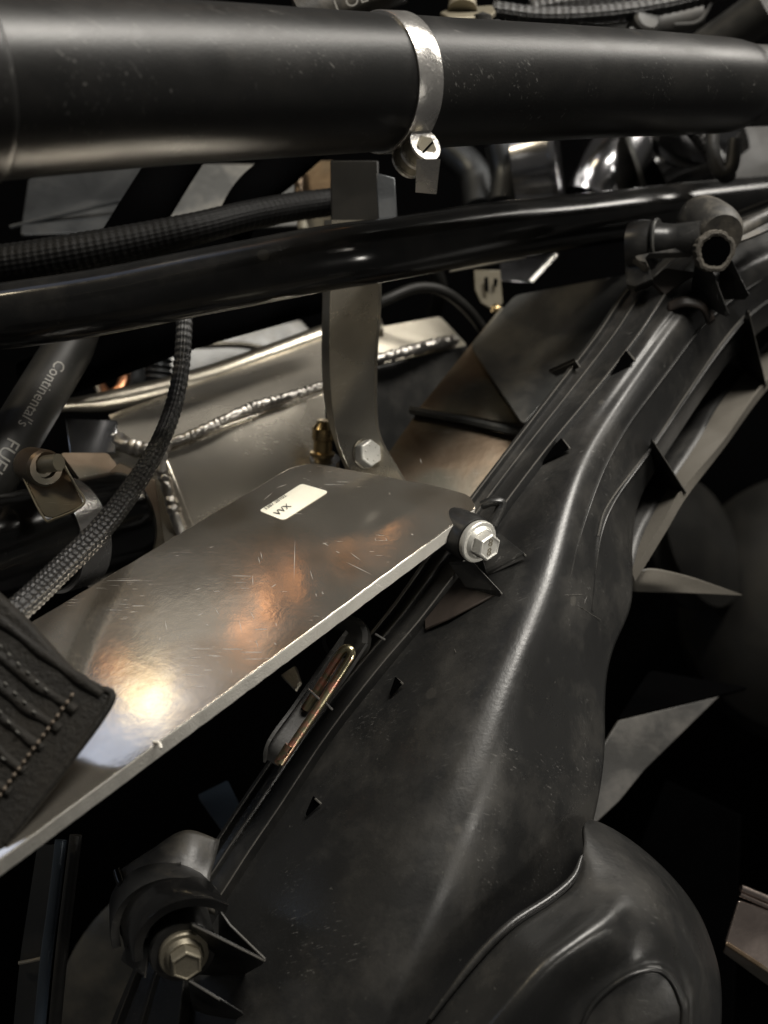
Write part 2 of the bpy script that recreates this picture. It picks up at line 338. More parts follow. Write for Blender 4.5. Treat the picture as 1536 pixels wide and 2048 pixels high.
for x0, y0, x1, y1 in marks:
    dx, dy = x1 - x0, y1 - y0; L_ = math.hypot(dx, dy); nx, ny = -dy / L_ * .55, dx / L_ * .55; b0 = len(V)
    V += [PP(x0, y0, .00005), PP((x0 + x1) / 2 + nx, (y0 + y1) / 2 + ny, .00008), PP(x1, y1, .00005), PP((x0 + x1) / 2 - nx, (y0 + y1) / 2 - ny, .00008)]; Fc.append((b0, b0 + 1, b0 + 2, b0 + 3))
sx_ = mk('scratches', V, Fc, M['scr'], t, 0); sx_['kind'] = 'stuff'
# small tear on the rim
tube('burr', [PP(306, 1484, .0004), PP(318, 1486, .001), PP(322, 1497, .0006)], .0008, M['cut'], t, 8, 3)
# ================================================================== 4 bracket strap with bolt
t = thing('bracket_strap', 'flat brushed aluminium strap hanging behind the black tubes, bolted at its curved foot', 'bracket', W(710, 900, .67))
Lr = [(664, 440, .675), (663, 480, .675), (661, 600, .675), (659, 700, .673), (664, 800, .670), (676, 880, .664), (702, 945, .660), (735, 1010, .658)]
Rr = [(757, 440, .665), (757, 480, .665), (757, 600, .665), (750, 700, .663), (748, 800, .660), (756, 870, .655), (790, 935, .650), (830, 1000, .648)]
strip('strap', [W(*p) for p in Lr], [W(*p) for p in Rr], [(0, 0), (1, 0), (1, -.0055), (0, -.0055)], M['strap'], t)
strip('side_face', [W(p[0] - 16 + (8 if p[1] > 850 else 0), p[1], p[2] + .006) for p in Lr], [W(p[0] - .6, p[1], p[2] - .0002) for p in Lr], [(0, 0), (1, 0), (1, -.002), (0, -.002)], M['alu'], t)
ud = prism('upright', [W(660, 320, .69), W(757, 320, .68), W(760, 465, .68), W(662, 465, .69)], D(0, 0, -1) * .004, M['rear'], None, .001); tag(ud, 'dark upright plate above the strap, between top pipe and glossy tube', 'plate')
axb = D(.62, .05, .78)
lathe('washer', W(728, 908, .655), axb, [(0, 0), (.0092, 0), (.0092, .0016), (0, .0016)], M['alu'], t, 32)
hb = lathe('bolt', W(729, 908, .653), axb, [(.0084, 0), (.0084, .0062), (.0076, .0072), (0, .0072)], M['zinc'], t, hexa=6, ang=20, xh=D(0, 1, 0)); bevel(hb, .0005)
hb['label'] = 'hexagon bolt with raised dots on its head'
ct = W(729, 908, .653) + axb * .0073; Bb = basis(axb, D(0, 1, 0))
for k in range(6):
    lathe('head_mark', ct + Bb @ Vector((.0048 * math.cos(k * 1.05 + .3), .0048 * math.sin(k * 1.05 + .3), 0)), axb, [(.0007, 0), (.0005, .0004), (0, .0005)], M['zinc'], hb, 8)
# ================================================================== 5 stitched leather flap
t = thing('leather_flap', 'dark stitched leather flap lying over the lower left of the metal plate', 'cover', W(60, 1450, .45))
def LF(px, py, h=0): return W(px, py, .455 - (py - 1400) * .00006 + (px) * .00002 - h)
rows = []
for v in range(7):
    f = v / 6; row = []
    for u in range(9):
        g = u / 8
        a = Vector((-160, 1060)).lerp(Vector((-260, 1560)), f); b = Vector((58, 1246)).lerp(Vector((-5, 1695)), f)
        tip = Vector((226, 1400)); e = a.lerp(b, g)
        row.append(e)
    rows.append(row)
ol = rnd([(-160, 1060), (0, 1192), (62, 1252), (150, 1350), (196, 1372), (229, 1400), (120, 1552), (14, 1690), (-60, 1800), (-300, 1600)], [0, 20, 10, 20, 10, 8, 30, 20, 0, 0], 4)
nb = prism('panel', [LF(*p) for p in ol], D(0, 0, -1) * .006, M['leather'], t, .0022, 60); nb.modifiers[0].segments = 4
def wl(n, *p): return [LF(x, y, .0015) for x, y in p]
for a, b in [((-40, 1215), (205, 1392)), ((-80, 1255), (150, 1425)), ((-60, 1330), (118, 1462)), ((-60, 1385), (85, 1500)), ((-60, 1450), (50, 1545)), ((-60, 1520), (22, 1588))]:
    n = 7; P = []
    for k in range(n): P.append(LF(a[0] + (b[0] - a[0]) * k / (n - 1) + random.uniform(-2, 2), a[1] + (b[1] - a[1]) * k / (n - 1) + random.uniform(-3, 3), -.0005))
    tube('piping', P, [.0024 + random.uniform(-.0005, .0005) for _ in range(n)], M['leather'], t, 14, 5)
tube('hem', [LF(140, 1352, -.001), LF(190, 1376, -.001), LF(222, 1402, -.001), LF(120, 1545, -.001), LF(10, 1685, -.001)], .0018, M['leather'], t, 12, 6)
def stitches(a, b, n, m, h=.0030, r=.0006, curve=0, fill=.62):
    for k in range(n):
        f0 = k / n; f1 = (k + fill) / n
        P = [LF(a[0] + (b[0] - a[0]) * f + curve * math.sin(f * 3.1), a[1] + (b[1] - a[1]) * f + random.uniform(-1, 1), h - (.0012 if e else 0)) for f, e in ((f0, 1), ((f0 + f1) / 2, 0), (f1, 1))]
        tube('stitch', P, [r * .7, r, r * .7], m, t, 6, 2)
stitches((146, 1388), (-8, 1600), 16, M['thread'], r=.0008)
for (a, b, n) in [((-20, 1272), (108, 1395), 7), ((-10, 1345), (84, 1440), 5), ((-20, 1400), (50, 1482), 4), ((-15, 1500), (22, 1530), 2)]: stitches(a, b, n, M['threadd'], r=.0005, fill=.35)
# ================================================================== 6 cables and hoses on the left
tag(tube('braided_cable', [W(372, 560, .66), W(368, 660, .655), W(362, 740, .65), W(345, 820, .64), (W(312, 900, .62)), W(262, 980, .59), W(200, 1060, .555), W(120, 1140, .52), W(40, 1215, .485), W(-60, 1290, .46)], [.0045, .0045, .0046, .0048, .005, .0054, .0056, .0056, .0055, .0055], M['sleeveb'], None, 64, 60, disp=braid(16, .0042, .10)), 'thin black braided cable sleeve curving down beside the silver clamp', 'cable')
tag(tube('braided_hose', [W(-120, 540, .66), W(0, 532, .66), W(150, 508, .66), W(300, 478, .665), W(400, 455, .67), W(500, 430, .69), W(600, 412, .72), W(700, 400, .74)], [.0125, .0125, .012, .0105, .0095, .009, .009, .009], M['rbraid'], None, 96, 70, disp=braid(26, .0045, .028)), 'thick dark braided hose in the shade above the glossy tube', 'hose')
t = thing('fuel_hose', 'black rubber fuel hose with pale lettering at the left edge', 'hose', W(60, 850, .68))
fa, fb = W(172, 640, .70), W(-112, 1110, .60)
tube('hose', [fa + (fa - fb) * .4, fa, fa.lerp(fb, .5), fb], .0152, M['rear'], t, 40, 6)
# lettering wrapped on the hose
hd = (fb - fa).normalized(); vw = (co.location - W(60, 850, .66)).normalized(); side = hd.cross(vw).normalized(); toward = side.cross(hd).normalized()
if toward.dot(vw) < 0: toward = -toward
def hose_text(s, px, py, size, sq=1.0):
    c = bpy.data.curves.new('t', 'FONT'); c.body = s; c.size = size; c.extrude = .00004; c.resolution_u = 2
    o = bpy.data.objects.new('t', c); COL.objects.link(o); me = bpy.data.meshes.new_from_object(o.evaluated_get(bpy.context.evaluated_depsgraph_get())); bpy.data.objects.remove(o)
    bm = bmesh.new(); bm.from_mesh(me); bmesh.ops.subdivide_edges(bm, edges=[e for e in bm.edges if e.calc_length() > .002], cuts=3)
    L0 = (W(px, py, .655) - fa).dot(hd); V = []; r = .0154
    up_ = -side if side.dot(D(1, 0, 0)) < 0 else side                 # letter tops point right
    for v in bm.verts:
        th = (v.co.y - size * .28) / r; p = fa + hd * (L0 + v.co.x * sq)
        V.append(p + toward * (r + v.co.z) * math.cos(th) + up_ * (r + v.co.z) * math.sin(th))
    Fc = [tuple(x.index for x in f.verts) for f in bm.faces]; bm.free(); mk('lettering', V, Fc, M['print'], t, 0)
hose_text("Continental's", 112, 700, .0098)
hose_text('FUEL', -6, 922, .0115, 1.1)
# silicone coupler + T-bolt clamp
t = thing('rubber_coupler', 'glossy black rubber coupler at the left edge under the shiny band', 'coupler', W(60, 1100, .60))
ca, cb = W(-160, 1140, .56), W(250, 1040, .66)
cax = (cb - ca).normalized()
tube('coupler', [ca, ca.lerp(cb, .5), ca.lerp(cb, .93), cb], [.030, .030, .030, .029], M['gloss'], t, 56, 10, disp=lambda s, a: 1 + .006 * math.sin(s * 420) * (1 if s < .08 else 0))
text('print', 'N.5.1', .006, m4(W(196, 1165, .575), D(.25, -1, -.1), D(1, .25, .1)), M['print'], t, .00003)
t2 = thing('band_clamp', 'shiny wide band clamp with barrel nut around the black coupler', 'hose clamp', W(130, 1030, .6))
cc = ca.lerp(cb, .66)
lathe('band', cc, cax, [(.0300, -.0095), (.0318, -.0095), (.0318, .0095), (.0300, .0095)], M['steel'], t2, 96)
# saddle plate, follows the band, and barrel
def quadp(name, pts, th, m, par, bev=.0006): return prism(name, [W(*p) for p in pts], D(0, 0, -1) * th, m, par, bev)
quadp('saddle', [(28, 915, .590), (62, 900, .586), (118, 915, .586), (150, 972, .580), (166, 1008, .574), (160, 1014, .573), (108, 1036, .571), (90, 1034, .572), (78, 1020, .574), (50, 960, .584)], .002, M['brown'], t2)
tube('saddle_rim', [W(*p) for p in [(118, 912, .585), (150, 970, .578), (168, 1008, .572), (108, 1038, .569), (88, 1036, .571), (50, 962, .583), (30, 918, .589)]], .0007, M['dull'], t2, 10, 5)
lathe('barrel_nut', W(85, 935, .580), D(.55, -.1, .75), [(.0050, -.018), (.0098, -.018), (.0098, .004), (.0086, .006), (.0054, .006), (.0050, .003)], M['brown'], t2, 32)
tube('bolt_shank', [W(84, 931, .578), W(92, 928, .574), W(118, 925, .570)], .0046, M['dull'], t2, 20, 3)
# ================================================================== 7 welded aluminium box
t = thing('welded_box', 'bare aluminium box with thick weld beads behind the braided cable', 'box', W(480, 860, .72))
def pan(name, pts, m, par=None, th=.003, bev=.0008, r=0):
    pl = rnd([p[:2] for p in pts], r, 5) if r else [p[:2] for p in pts]
    # plane through first three points
    a, b, c = [W(*p) for p in pts[:3]]; N = (b - a).cross(c - a).normalized(); out = []
    for q in pl:
        v = (W(q[0], q[1], 1) - co.location); out.append(co.location + v * ((a - co.location).dot(N) / v.dot(N)))
    if N.dot(co.location - a) < 0: N = -N
    return prism(name, out, -N * th, m, par, bev)
pan('top_panel', [(215, 830, .735), (655, 672, .80), (655, 778, .735), (335, 890, .700), (240, 880, .70)], M['satin'], t)
tube('rolled_edge', [W(*p) for p in [(120, 812, .72), (230, 800, .745), (400, 760, .77), (540, 712, .79), (660, 670, .81), (760, 652, .82)]], [.004, .0075, .0085, .0085, .0085, .0085], M['alu'], t, 20, 8)
pan('front_panel', [(335, 895, .700), (650, 785, .735), (655, 1010, .722), (420, 1150, .70), (330, 1100, .69)], M['satin'], t)
pan('side_panel', [(210, 870, .700), (325, 893, .697), (425, 1150, .685), (240, 1260, .67), (150, 1140, .66)], M['satin'], t)
pan('right_panel', [(655, 672, .79), (880, 632, .86), (935, 690, .86), (750, 730, .80), (650, 778, .745)], M['alu'], t, r=8)
pan('end_panel', [(750, 735, .80), (935, 690, .86), (940, 1000, .88), (760, 1000, .80)], M['rubber'], t)
bead('weld_bead', [W(*p) for p in [(322, 893, .694), (400, 862, .700), (500, 815, .712), (570, 795, .722), (640, 772, .733), (668, 760, .738)]], .0027, M['weld'], t, 40, 16)
bead('weld_bead', [W(*p) for p in [(735, 722, .785), (800, 706, .80), (860, 690, .825), (910, 680, .85)]], .0034, M['weld'], t, 30, 14, pitch=.006)
bead('weld_bead', [W(*p) for p in [(330, 893, .692), (322, 930, .690), (335, 985, .688), (352, 1040, .686), (380, 1100, .690), (425, 1160, .695)]], .0028, M['weld'], t, 30, 14, pitch=.008)
bead('weld_bead', [W(*p) for p in [(225, 875, .700), (260, 893, .694), (310, 902, .690)]], .0042, M['weld'], t, 20, 14, pitch=.006)
pan('flange_tab', [(130, 835, .70), (235, 840, .70), (230, 905, .69), (140, 915, .68)], M['polish'], t)
pan('lower_tab', [(120, 905, .64), (215, 905, .66), (235, 930, .66), (180, 985, .64)], M['brown'], t, r=8)
quadp('side_tab', [(145, 965, .64), (240, 925, .67), (310, 960, .67), (330, 1100, .67), (215, 1120, .64)], .003, M['brown'], t)
# brass fitting by the strap
t = thing('brass_fitting', 'small brass fitting between the welded box and the strap foot', 'fitting', W(646, 900, .70))
fx = D(.06, 1, .3)
lathe('elbow_nut', W(645, 905, .70), fx, [(.008, -.010), (.008, 0), (.006, .001), (.006, .008), (.0072, .009), (.0072, .016), (.0050, .019), (.004, .021), (0, .021)], M['brass'], t, 24)
lathe('collar', W(650, 925, .695), D(.05, .9, .5), [(.0075, -.004), (.0095, -.004), (.0095, .003), (.0075, .003)], M['polish'], t, 24)
# copper hook and threaded rod behind
tag(tube('copper_pipe', [W(195, 765, .80), W(215, 790, .79), W(240, 778, .79), W(250, 745, .80), (W(245, 700, .82))], .0042, M['copper'], None, 14, 8), 'small copper pipe bend above the welded box', 'pipe')
tag(tube('clip', [W(170, 752, .79), W(188, 758, .785), W(200, 790, .785), W(205, 815, .785)], .0035, M['alu'], None, 10, 6, flat=.5), 'small pale metal clip left of the copper bend', 'clip')
tag(tube('threaded_rod', [W(318, 690, .80), W(318, 790, .80)], .009, M['tank'], None, 20, 90, disp=lambda s, a: 1 + .14 * math.sin((s * 1400 + a))), 'dull threaded rod standing behind the braided cable', 'rod')
tag(tube('grey_post', [W(268, 700, .83), W(268, 800, .83)], .008, M['tank'], None, 16, 3), 'dull grey post between the copper bend and the threaded rod', 'post')
# angled frame bars in the gap
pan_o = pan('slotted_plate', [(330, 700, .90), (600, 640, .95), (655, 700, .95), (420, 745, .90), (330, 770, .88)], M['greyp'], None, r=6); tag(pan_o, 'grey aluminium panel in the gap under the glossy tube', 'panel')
tag(tube('brace_bar', [W(385, 692, .88), W(480, 690, .89), W(560, 706, .90)], .006, M['alu'], None, 10, 4, flat=.4), 'thin grey brace bar under the glossy tube', 'bar')
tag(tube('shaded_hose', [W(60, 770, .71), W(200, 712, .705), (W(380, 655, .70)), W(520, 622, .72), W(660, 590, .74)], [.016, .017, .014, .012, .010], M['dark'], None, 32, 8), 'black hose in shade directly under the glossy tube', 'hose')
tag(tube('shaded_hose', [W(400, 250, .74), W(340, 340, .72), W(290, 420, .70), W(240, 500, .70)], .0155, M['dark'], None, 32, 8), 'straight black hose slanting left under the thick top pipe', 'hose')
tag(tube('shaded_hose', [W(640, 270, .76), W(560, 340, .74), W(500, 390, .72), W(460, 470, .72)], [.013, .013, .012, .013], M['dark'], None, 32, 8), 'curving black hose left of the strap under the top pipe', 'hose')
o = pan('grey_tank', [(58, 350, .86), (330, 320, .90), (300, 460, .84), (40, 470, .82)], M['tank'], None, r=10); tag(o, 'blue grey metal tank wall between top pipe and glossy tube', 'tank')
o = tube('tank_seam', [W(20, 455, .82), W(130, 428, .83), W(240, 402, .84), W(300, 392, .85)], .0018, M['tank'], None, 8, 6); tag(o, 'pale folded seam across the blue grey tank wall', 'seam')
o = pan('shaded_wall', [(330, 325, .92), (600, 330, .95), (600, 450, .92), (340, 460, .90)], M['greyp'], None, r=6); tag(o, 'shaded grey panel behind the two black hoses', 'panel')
t = thing('rear_bracket', 'dim upright bracket left of the strap top with weld spots', 'bracket', W(620, 420, .80))
pan('web', [(590, 320, .80), (665, 320, .79), (668, 470, .78), (600, 470, .79)], M['brown'], t)
bead('weld_bead', [W(592, 330, .79), W(600, 400, .785), W(606, 460, .78)], .003, M['brown'], t, 16, 12, pitch=.008)
o = quadp('shiny_tab', [(752, 345, .66), (790, 355, .66), (795, 440, .66), (757, 450, .66)], .002, M['tank'], None); tag(o, 'shiny metal tab beside the strap below the top pipe', 'tab')
# ================================================================== 8 brown folded panel
t = thing('folded_panel', 'brown heat stained folded panel behind the plate and the black housing', 'panel', W(880, 850, .74))
pan('lower_face', [(745, 950, .72), (835, 822, .745), (1040, 862, .735), (940, 1030, .70), (800, 1010, .70)], M['brown'], t)
pan('upper_face', [(838, 815, .746), (1005, 610, .80), (1045, 850, .735)], M['brown'], t)
pan('grey_face', [(940, 690, .775), (1030, 590, .80), (1300, 540, .78), (1180, 700, .745), (1046, 850, .733)], M['greyp'], t, r=12)
strip('fold_rib', [W(820, 812, .740), W(930, 832, .735), W(1042, 858, .728)], [W(824, 826, .744), W(930, 846, .739), W(1040, 872, .731)], [(0, 0), (0, .004), (.4, .005), (.8, .003), (1, 0)], M['greyp'], t)
# rear sheet metal with slot, glints
o = quadp('silver_flap', [(905, 530, .79), (1058, 506, .80), (1050, 516, .80), (898, 545, .79)], .002, M['alu'], None); tag(o, 'thin pale metal flap under the glossy tube', 'flap')
t = thing('slotted_bracket', 'cream bracket with dark slots under the glossy tube', 'bracket', W(975, 580, .84))
quadp('arm', rnd([(948, 540), (1000, 540), (1006, 610), (985, 622), (955, 600)], 10, 4) and [(948, 540, .84), (1000, 540, .84), (1006, 606, .84), (990, 622, .84), (962, 606, .84), (950, 580, .84)], .003, M['cream'], t)
quadp('slot', [(968, 556, .836), (976, 552, .836), (978, 586, .836), (970, 582, .836)], .001, M['dark'], t)
quadp('slot', [(988, 556, .836), (996, 558, .836), (994, 574, .836), (987, 572, .836)], .001, M['dark'], t)
t = thing('mirror_sheet', 'mirror bright sheet corner with blue and red glints under the tube', 'sheet', W(1060, 540, .86))
quadp('sheet', [(1000, 520, .86), (1110, 500, .87), (1060, 565, .84), (1000, 562, .84)], .002, M['polish'], t)
quadp('bright_edge', [(1110, 505, .865), (1118, 510, .865), (1066, 565, .838), (1058, 560, .838)], .002, M['steel'], t)
# polished elbow and ducts between the two tubes on the right
t = thing('polished_elbow', 'polished round pipe flange below the right half of the top pipe', 'pipe', W(1100, 340, .86))
lathe('flange', W(1105, 340, .86), D(1, .1, .25), [(.020, -.030), (.038, -.028), (.040, -.012), (.041, 0), (.044, .001), (.044, .005), (.038, .006), (0, .006)], M['polish'], t, 64)
t = thing('chrome_duct', 'shiny dark duct with a blue reflection between the two tubes', 'duct', W(1240, 330, .88))
tube('duct', [W(1190, 400, .90), W(1215, 340, .90), W(1250, 280, .92), W(1290, 200, .95)], [.026, .026, .028, .028], M['polish'], t, 40, 8)
lathe('duct_ring', W(1268, 330, .88), D(1, .35, .3), [(.024, 0), (.029, 0), (.029, .003), (.024, .003)], M['greyp'], t, 40)
o = tube('black_duct', [W(1300, 360, .96), W(1370, 320, .96), W(1440, 280, .97)], .035, M['gloss'], None, 40, 6); tag(o, 'dark fat duct behind the glossy tube on the right', 'duct')
o = tube('rubber_loop', [W(1425, 250, .78), W(1425, 300, .78), W(1440, 345, .78), W(1462, 335, .78), W(1470, 280, .78)], .0050, M['rubber'], None, 16, 8); tag(o, 'small black rubber loop hanging below the top pipe at right', 'loop')
o = tube('braided_line', [W(1380, 250, .80), W(1420, 300, .80), W(1448, 335, .795), W(1455, 355, .79)], .006, M['sleeveb'], None, 32, 24, disp=braid(12, .004, .08)); tag(o, 'short braided line behind the black loop', 'hose')
o = lathe('shiny_dome', W(1395, 262, .82), D(.1, -.8, .5), [(.034, -.01), (.034, 0), (.030, .004), (.018, .006), (0, .006)], M['polish'], None, 48); tag(o, 'rounded shiny cap peeking out below the top pipe at right', 'cap')
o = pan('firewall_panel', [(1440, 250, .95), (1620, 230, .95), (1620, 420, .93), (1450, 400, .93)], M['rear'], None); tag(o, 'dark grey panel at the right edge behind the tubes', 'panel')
# ================================================================== 9 top right strip above the pipe
for k, (pts, r, lab) in enumerate([([(985, 20, .80), (1080, 32, .80), (1200, 28, .80), (1330, 10, .80), (1450, -20, .80)], .0062, 'braided hose just above the top pipe, the lower of the two'),
                                   ([(1060, 20, .84), (1130, 8, .84), (1230, 0, .84), (1330, -15, .84)], .0075, 'braided hose above the top pipe, the upper of the two')]):
    tag(tube('braided_hose', [W(*p) for p in pts], r, M['sleeveb'], None, 48, 60, disp=braid(14, .0055, .09)), lab, 'hose', 'braided hoses above the pipe')
o = tube('black_hose', [W(960, 60, .86), W(1100, 62, .86), W(1260, 60, .86), W(1400, 30, .86)], .011, M['rubber'], None, 24, 8); tag(o, 'plain black hose hidden right behind the top pipe', 'hose')
t = thing('mounting_foot', 'dull metal mounting foot on top of the pipe near the middle', 'bracket', W(935, 20, .74))
o = prism('foot_plate', [W(*p) for p in [(880, 24, .74), (900, 16, .75), (985, 10, .76), (992, 22, .74), (980, 32, .73), (900, 36, .72)]], D(0, -.6, -.6) * .004, M['dull'], t, .001)
tube('stem', [W(925, 22, .74), W(925, -40, .75)], [.010, .0075], M['dull'], t, 24, 3)
o = lathe('cap_nut', W(965, 36, .73), D(0, 1, .4), [(.006, -.01), (.006, .002), (0, .004)], M['rubber'], t, 12)
t = thing('printed_hose', 'grey printed hose crossing above the pipe left of the clamp', 'hose', W(690, 0, .70))
tube('hose', [W(600, 40, .70), W(680, 6, .70), W(800, -40, .70)], .014, M['plastic_worn'], t, 24, 4)
text('lettering', '1 OLU', .011, m4(W(668, 26, .682), D(1, .35, 0), D(-.35, 1, 0)), M['print'], t, .0001)
o = tube('black_hose', [W(1400, 110, .86), W(1470, 60, .84), W(1540, 10, .82)], .016, M['rubber'], None, 24, 5); tag(o, 'black hose rising to the top right corner', 'hose')
o = quadp('bright_tab', [(1505, 30, .82), (1545, 5, .82), (1545, 35, .82), (1520, 50, .82), (1512, 46, .82)], .002, M['pink'], None); tag(o, 'bright metal tab in the top right corner', 'tab')
for (x, y, r) in [(1290, 45, .010), (1262, 72, .005)]:
    o = lathe('black_nut', W(x, y, .80), D(.3, .3, 1), [(r, -.01), (r, .003), (r * .8, .005), (0, .005)], M['rubber'], None, 20); tag(o, 'larger black nut above the pipe at right' if r > .006 else 'smaller black nut touching the top of the pipe at right', 'nut')
o = tube('wire_bow', [W(1348, 50, .80), (W(1395, 44, .80)), W(1420, 10, .80), W(1425, -20, .80)], .0015, M['rubber'], None, 8, 8); tag(o, 'thin dark wire bow above the pipe at right', 'wire')
# ================================================================== 10 moulded black housing
t = housing = thing('plastic_housing', 'large black moulded plastic housing with ribs, bolts and rounded lobe filling the lower right', 'housing', W(900, 1450, .55))
#        F            G            Bd           Mr           V            C            K            R            S
ST = [
 [(1560, 400), (1590, 410), (1620, 425), (1640, 440), (1660, 455), (1690, 475), (1715, 495), (1740, 520), (1760, 560)],
 [(1400, 470), (1430, 480), (1465, 488), (1480, 505), (1492, 520), (1510, 540), (1530, 560), (1556, 580), (1575, 620)],
 [(1272, 570), (1306, 562), (1376, 552), (1380, 575), (1385, 595), (1392, 615), (1412, 640), (1468, 655), (1485, 690)],
 [(1185, 690), (1220, 684), (1278, 690), (1287, 700), (1296, 708), (1312, 716), (1346, 734), (1393, 757), (1408, 790)],
 [(1104, 796), (1140, 792), (1190, 803), (1205, 815), (1215, 822), (1232, 830), (1264, 838), (1308, 884), (1325, 920)],
 [(1022, 905), (1058, 902), (1104, 908), (1130, 912), (1150, 912), (1176, 914), (1206, 935), (1252, 958), (1275, 1000)],
 [(948, 1002), (985, 1000), (1020, 1018), (1060, 1016), (1090, 1012), (1138, 1012), (1173, 1026), (1205, 1030), (1264, 1080)],
 [(868, 1112), (905, 1115), (945, 1125), (1000, 1115), (1045, 1110), (1110, 1115), (1148, 1110), (1190, 1120), (1266, 1165)],
 [(788, 1225), (820, 1232), (858, 1242), (925, 1225), (990, 1215), (1076, 1215), (1128, 1215), (1185, 1222), (1262, 1230)],
 [(700, 1332), (728, 1342), (765, 1352), (862, 1325), (940, 1318), (1036, 1320), (1090, 1320), (1150, 1312), (1217, 1305)],
 [(602, 1452), (632, 1466), (668, 1478), (775, 1445), (880, 1435), (990, 1432), (1060, 1430), (1130, 1424), (1208, 1420)],
 [(500, 1596), (532, 1612), (572, 1622), (690, 1580), (810, 1565), (945, 1560), (1030, 1552), (1120, 1544), (1212, 1535)],
 [(415, 1725), (446, 1738), (485, 1752), (590, 1720), (740, 1700), (890, 1692), (990, 1690), (1080, 1696), (1170, 1712)],
 [(310, 1880), (345, 1892), (400, 1900), (510, 1870), (660, 1845), (832, 1830), (930, 1826), (1030, 1812), (1122, 1785)],
 [(235, 2050), (300, 2055), (375, 2060), (470, 2040), (600, 2020), (760, 2000), (840, 1990), (900, 1965), (955, 1915)],
 [(180, 2210), (260, 2210), (350, 2210), (450, 2210), (560, 2205), (690, 2190), (760, 2150), (820, 2110), (870, 2030)]]
cd = [.76, .725, .695, .668, .645, .622, .602, .586, .571, .556, .541, .525, .512, .502, .492, .484]
off_up = [.020, .020, .012, .012, .008, .000, .006, .016, .050]
off_lo = [.060, .056, .050, .030, .011, .000, .013, .031, .060]
SD = []
for i, st in enumerate(ST):
    f = min(1, max(0, (i - 5) / 5)); row = []; c = Vector(st[5])
    for k, (x, y) in enumerate(st):
        e = Vector(st[0 if k < 5 else 8]); u = min(1, (Vector((x, y)) - c).length / max(1, (e - c).length))
        E = (.020 * (1 - f) + .058 * f) if k < 5 else (.045 * (1 - f) + .060 * f)
        row.append(W(x, y, cd[i] + .006 + E * u ** 1.8))
    SD.append(row)
col = lambda k, a=0, b=16: [SD[i][k] for i in range(a, b)]
def relaxed(A, n):
    A = np.array([list(p) for p in A])
    for _ in range(n): A[1:-1] = A[1:-1] * .5 + (A[:-2] + A[2:]) * .25
    return A
CL = relaxed(cr(col(5), 12), 70); ML = relaxed(cr(col(3), 12), 70); TI = np.linspace(0, 15, len(CL))
HA = np.interp(TI, [0, 2, 8, 10, 12, 15], [.0095, .0095, .0085, .0075, .0055, .0035]); SG = np.interp(TI, [0, 6, 10, 15], [.0100, .0120, .0140, .017])
HB = np.interp(TI, [0, 7, 9, 13, 15], [0, 0, .0022, .0022, .001])
VN = np.array(D(-.05, .35, .93))
def ridge(p):
    p = np.array(list(p)); d = np.linalg.norm(CL - p, axis=1); i = d.argmin(); d2 = np.linalg.norm(ML - p, axis=1); j = d2.argmin()
    h = HA[i] * math.exp(-.5 * (d[i] / SG[i]) ** 2) + HB[j] * math.exp(-.5 * (d2[j] / .014) ** 2)
    return Vector(p + VN * h)
RD = [[ridge(p) for p in r] for r in SD]
loft('shell', [[r[k] for k in (0, 2, 4, 5, 6, 7, 8)] for r in SD], M['plastic'], t, 12, 16, .003, relax=70, fn=ridge)
# flange band with grooves, hard edged
strip('flange', col(0), col(2), [(0, -.006), (0, .0050), (.10, .0057), (.14, .0030), (.36, .0030), (.40, .0055), (.46, .0059), (.50, .0040), (.56, .0040), (.975, .0066), (1.0, .0060), (1.0, -.006)], M['plastic'], t, 25, 10)
def rib_line(k, a, b, hgt, wd, name='rib', m='plastic'):
    A = [Vector(p) for p in relaxed(cr([RD[i][k] for i in range(a, b)], 10), 40)]; Nx = [Vector(p) for p in relaxed(cr([RD[i][k + 1] for i in range(a, b)], 10), 40)]; V = []; prof = [(0, -.003), (0, .8), (.3, 1), (.7, 1), (1, .6), (1, -.003)]
    for i in range(len(A)):
        tt = (A[min(i + 1, len(A) - 1)] - A[max(0, i - 1)]).normalized(); ac = (Nx[i] - A[i]).normalized() * wd; N = tt.cross(ac).normalized()
        if N.dot(co.location - A[i]) < 0: N = -N
        h = hgt * min(1, (len(A) - 1 - i) / 22)
        for u, q in prof: V.append(A[i] + ac * u + N * (q if q < 0 else q * h - .0002))
    return mk(name, V, [(i * 6 + j, i * 6 + (j + 1) % 6, (i + 1) * 6 + (j + 1) % 6, (i + 1) * 6 + j) for i in range(len(A) - 1) for j in range(6)], M[m], t, 25)
rib_line(6, 1, 9, .0012, .0010); rib_line(7, 0, 9, .0024, .0012)
def wear(name, pts, r=.00045, n=10): tube(name, pts, r, M['edge'], t, 6, n)
def lift(A, B, u, h):
    out = []
    for i in range(len(A)):
        tt = (A[min(i + 1, len(A) - 1)] - A[max(0, i - 1)]).normalized(); N = tt.cross(B[i] - A[i]).normalized(); N = N if N.dot(co.location - A[i]) > 0 else -N
        out.append(A[i].lerp(B[i], u) + N * h)
    return out
wear('worn_edge', lift(col(0), col(2), .10, .0056)); wear('worn_edge', lift(col(0), col(2), .46, .0058)); wear('worn_edge', lift(col(0), col(2), .985, .0063), .0005)
wear('worn_edge', [p + D(0, 0, 1) * .0014 for p in [Vector(q) for q in cr([RD[i][7] for i in range(0, 9)], 10)]][:70:5], .0005, 5)
